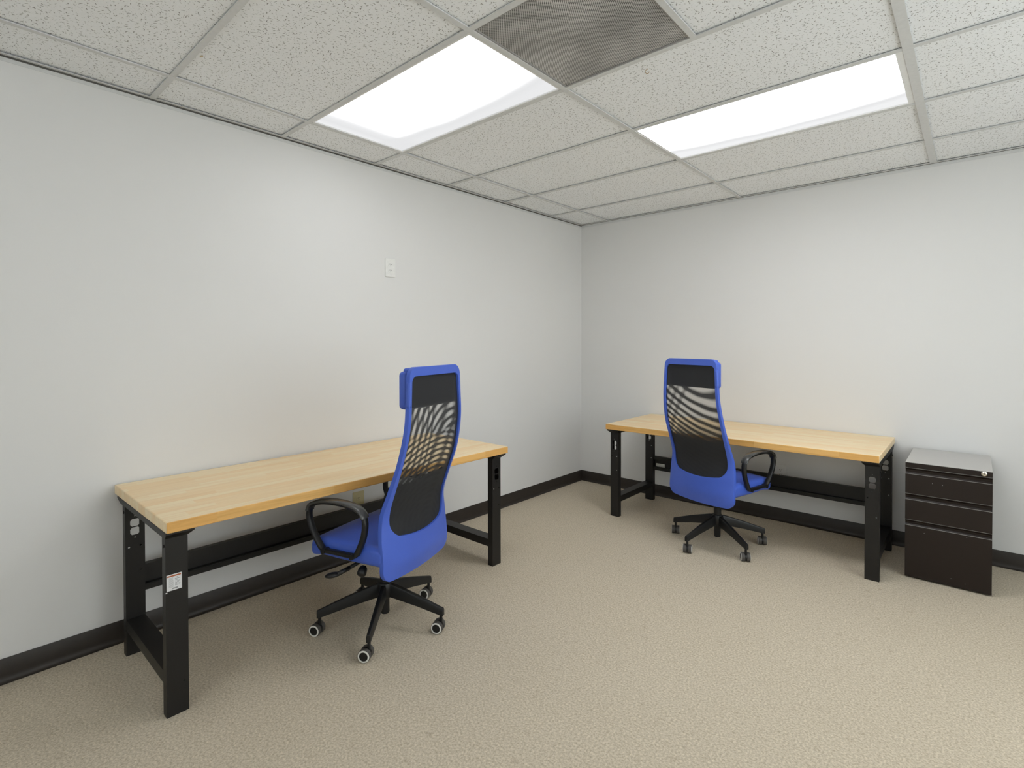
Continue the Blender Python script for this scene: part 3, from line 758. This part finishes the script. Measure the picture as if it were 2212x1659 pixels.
def make_chair(net, base_ph, base_off, axes, label, loc, rz):
    r = thing('office_chair', label, 'office chair', loc, rz, 'blue high-backed office chairs')
    fr = obj('backrest', make_shell(), 'blue', parent=r, bevel=.008, bseg=3, smooth='all')
    for sg in (-1, 1):      # stitched hem of the head cover round each side rail
        bm = bmesh.new(); n_ = 8; rg_ = []
        for i in range(n_+1):
            z = 1.090+(ZTOP-.062-1.090)*i/n_; w_ = herm(Wn, z); x = herm(Xn, z)
            rg_.append([bm.verts.new((x+a_, sg*(w_+b_), z)) for a_, b_ in ((-.0162, -.013), (-.0162, -.005), (-.010, .0012), (.001, .0012), (.0068, -.005), (.0068, -.013))])
        for a_, b_ in zip(rg_[:-1], rg_[1:]):
            for j in range(6): bm.faces.new((a_[j], a_[(j+1) % 6], b_[(j+1) % 6], b_[j]))
        bm.faces.new(rg_[0][::-1]); bm.faces.new(rg_[-1])
        obj('cover_sleeve', bm, 'blue', parent=fr, smooth='all')
    obj('netting', sheet(OB-.012, OT+.012, -.004, .008, 40, 16), net, parent=r, smooth='all')
    # upholstered lower pad and head pad seen through the netting
    obj('lumbar_pad', sheet(.47, .742, .012, .004, 14, 12, th=.022), 'black_fabric', parent=r, smooth=.7)
    bm = bmesh.new(); box(bm, -.283, -.279, -.188, .188, 1.085, 1.235); obj('headrest_backing', bm, 'black_fabric', parent=r, bevel=.001)
    hp = lambda x, y, z: (x+(.006*math.cos(y/.19*PI/2)*-1), y, z)
    bm = pad(-.2800, -.235, .190, 1.078, 1.243, .019, 6)
    obj('headrest', bm, 'blue', parent=r, smooth='all')
    # top edge fold that ties the head pad to the frame
    bm = pad(-.300, -.252, .178, 1.226, 1.2575, .012, 4); obj('headrest_strap', bm, 'blue', parent=r, smooth='all')
    # seat
    def sw(x, y, z):
        u = (x+.19)/.405; dz = 0
        if z > .44: dz = .010*math.sin(PI*min(1, max(0, u)))*(1-(y/.25)**2)+.004
        if x > .12: dz -= (x-.12)**2*1.9
        if z < .44: dz += .045*max(0, x-.08)-.006*(x > -.1)*0
        k = 1-.10*max(0, u-.5)*2*.35
        return (x, y*k*(1+.0*u), z+dz)
    bm = pad(-.205, .228, .250, .398, .482, .030, 7, warp=sw)
    st = obj('seat', bm, 'blue', parent=r, smooth='all')
    for s in (-1, 1):       # seam piping along both sides
        bm = bmesh.new()
        pts = [(-.19, .447), (-.05, .448), (.08, .450), (.17, .446), (.205, .440)]
        sweep(bm, catmull(pts, 5), .0035, .0035, closed=False, cy=s*.2460)
        obj('piping', bm, 'blue', parent=st, smooth='all')
    # arms
    cp = [(.200, .580), (.197, .612), (.178, .638), (.125, .656), (.055, .662), (-.020, .659), (-.080, .646), (-.112, .622), (-.120, .585), (-.112, .535), (-.092, .486), (-.066, .446), (-.030, .4415), (.050, .4425), (.112, .4445), (.142, .470), (.170, .510), (.189, .545)]
    path = catmull(cp, 5, closed=True)
    for s in (-1, 1):
        wid = [.034 if p[1] > .62 else .030 for p in path]; thk = [.017 if p[1] > .6 else (.022 if p[1] > .45 else .016) for p in path]
        bm = bmesh.new(); sweep(bm, path, wid, thk, True, s*.264)
        ar = obj('armrest', bm, 'plastic', parent=r, smooth=.8)
        top = [p for p in path if p[1] > .605]; top = sorted(top, key=lambda p: p[0])
        bm = bmesh.new(); up_ = [(p[0], p[1]+.0065) for p in top]
        sweep(bm, up_, .046, .014, False, s*.264); obj('arm_pad', bm, 'armpad', parent=ar, smooth=.9)
        for bxp in (-.056, .106):
            bm = bmesh.new(); cyl(bm, (bxp, s*.235, .4415), (bxp, s*.283, .4415), .011, n=14)
            obj('arm_bolt', bm, 'plastic', parent=ar, smooth=.7)
    # mechanism, lever, knob
    ox, oy = base_off
    bm = bmesh.new(); box(bm, -.13, .10, -.075, .075, .362, .400); bmesh.ops.bevel(bm, geom=list(bm.edges), offset=.010, segments=2, affect='EDGES')
    merge(bm, bx(-.215, -.10, -.030, .030, .350, .378)); merge(bm, bx(-.20, .16, -.20, -.16, .392, .404)); merge(bm, bx(-.20, .16, .16, .20, .392, .404))
    obj('tilt_mechanism', bm, 'plastic', parent=r, smooth=.7)
    bm = bmesh.new(); cyl(bm, (-.01, .07, .378), (.0, .235, .368), .0085, n=12); merge(bm, ellip((.028, .300, .360), (.034, .019, .011), .95)); cyl(bm, (.0, .23, .368), (.012, .290, .362), .010, n=12)
    obj('lever', bm, 'plastic', parent=r, smooth='all')
    bm = bmesh.new(); lathe(bm, [(0, .012), (.01, .019), (.034, .021), (.040, .016), (.040, 0)], (-.055, .20, .372), (-.2, .6, -.55), 20)
    obj('tension_knob', bm, 'plastic', parent=r, smooth=.8)
    # column
    bm = bmesh.new(); lathe(bm, [(.052, 0), (.052, .019), (.058, .021), (.16, .021), (.16, .026), (.205, .027), (.207, .0245), (.27, .0245), (.365, .0245), (.365, 0)], (ox, oy, 0), (0, 0, 1), 28)
    obj('gas_column', bm, 'plastic', parent=r, smooth=.6)
    bm = bmesh.new(); lathe(bm, [(.130, 0), (.130, .030), (.140, .036), (.165, .040), (.190, .038), (.201, .033), (.203, .0)], (ox, oy, 0), (0, 0, 1), 30)
    obj('base_hub', bm, 'plastic', parent=r, smooth=.6)
    for k in range(5):
        a = math.radians(base_ph+72*k); ca, sa = math.cos(a), math.sin(a)
        bm = bmesh.new(); secs = []
        for (q, hwt, hwb, zt, zb_) in ((.030, .0125, .014, .199, .136), (.06, .0118, .0135, .193, .131), (.18, .0100, .0122, .158, .109), (.285, .0085, .0108, .1225, .085), (.3105, .0080, .0100, .114, .080)):
            secs.append([bm.verts.new((ox+q*ca-y*sa, oy+q*sa+y*ca, z)) for y, z in ((-hwb, zb_), (hwb, zb_), (hwb, zt-.012), (hwt*.75, zt), (-hwt*.75, zt), (-hwb, zt-.012))])
        for A_, B_ in zip(secs[:-1], secs[1:]):
            for j in range(6): bm.faces.new((A_[j], A_[(j+1) % 6], B_[(j+1) % 6], B_[j]))
        bm.faces.new(secs[0][::-1]); bm.faces.new(secs[-1])
        obj('base_leg', bm, 'plastic', parent=r, bevel=.0016)
        # castor
        ax = axes[k] if isinstance(axes, list) else axes
        wa = ax-rz; d = Vector((math.cos(wa), math.sin(wa), 0)); f = Vector((-d.y, d.x, 0))
        px, py = ox+.297*ca, oy+.297*sa; R = .0275
        tr = f*.014*(1 if (k % 2 == 0) else 1)
        c = Vector((px, py, R))+Vector((tr.x, tr.y, 0))
        bm = bmesh.new(); cyl(bm, (px, py, .045), (px, py, .090), .0075, n=10)
        # hood between the two wheels
        lathe(bm, [(-.0055, 0), (-.0055, .0262), (.0055, .0262), (.0055, 0)], c, d, 24)
        cs = obj('castor', bm, 'plastic', parent=r, smooth=.7)
        for s in (-1, 1):
            bm = bmesh.new(); lathe(bm, [(.006*s, 0), (.006*s, .0262), (.008*s, R), (.0235*s, R), (.0262*s, .0262), (.0262*s, .0215), (.0262*s, 0)], c, d, 28)
            wh = obj('wheel', bm, 'tread', parent=cs, smooth=.7)
            bm = bmesh.new(); lathe(bm, [(.0258*s, .0195), (.0276*s, .0195), (.0276*s, .0250), (.0258*s, .0262)], c, d, 28)
            rg = obj('wheel_ring', bm, 'ring', parent=cs, smooth=.7)
            bm = bmesh.new(); lathe(bm, [(.0262*s, .0193), (.0270*s, .0190), (.0272*s, 0)], c, d, 24)
            obj('wheel_cap', bm, 'plastic', parent=cs, smooth=.7)
    return r
def ellip(c, rad, tilt=0):
    bm = bmesh.new(); bmesh.ops.create_uvsphere(bm, u_segments=16, v_segments=10, radius=1)
    ct, st_ = math.cos(tilt), math.sin(tilt)
    for v in bm.verts:
        x, y, z = v.co.x*rad[0], v.co.y*rad[1], v.co.z*rad[2]
        v.co = Vector((c[0]+x*ct-y*st_, c[1]+x*st_+y*ct, c[2]+z))
    return bm
aL = math.atan2(.046, -.024); aR = math.atan2(.018, .038)
make_chair('netL', 44, (.004, -.016), [aL, aL+.12, aL, aL-.1, aL], 'blue leather high-backed office chair at the left-wall workbench', (.793, -2.823, 0), math.radians(196.84))
make_chair('netR', 34, (0, .012), [aR+.2, aR, aR-.15, aR+.1, aR], 'blue leather high-backed office chair at the right-wall workbench', (1.657, -.772, 0), math.radians(74.56))
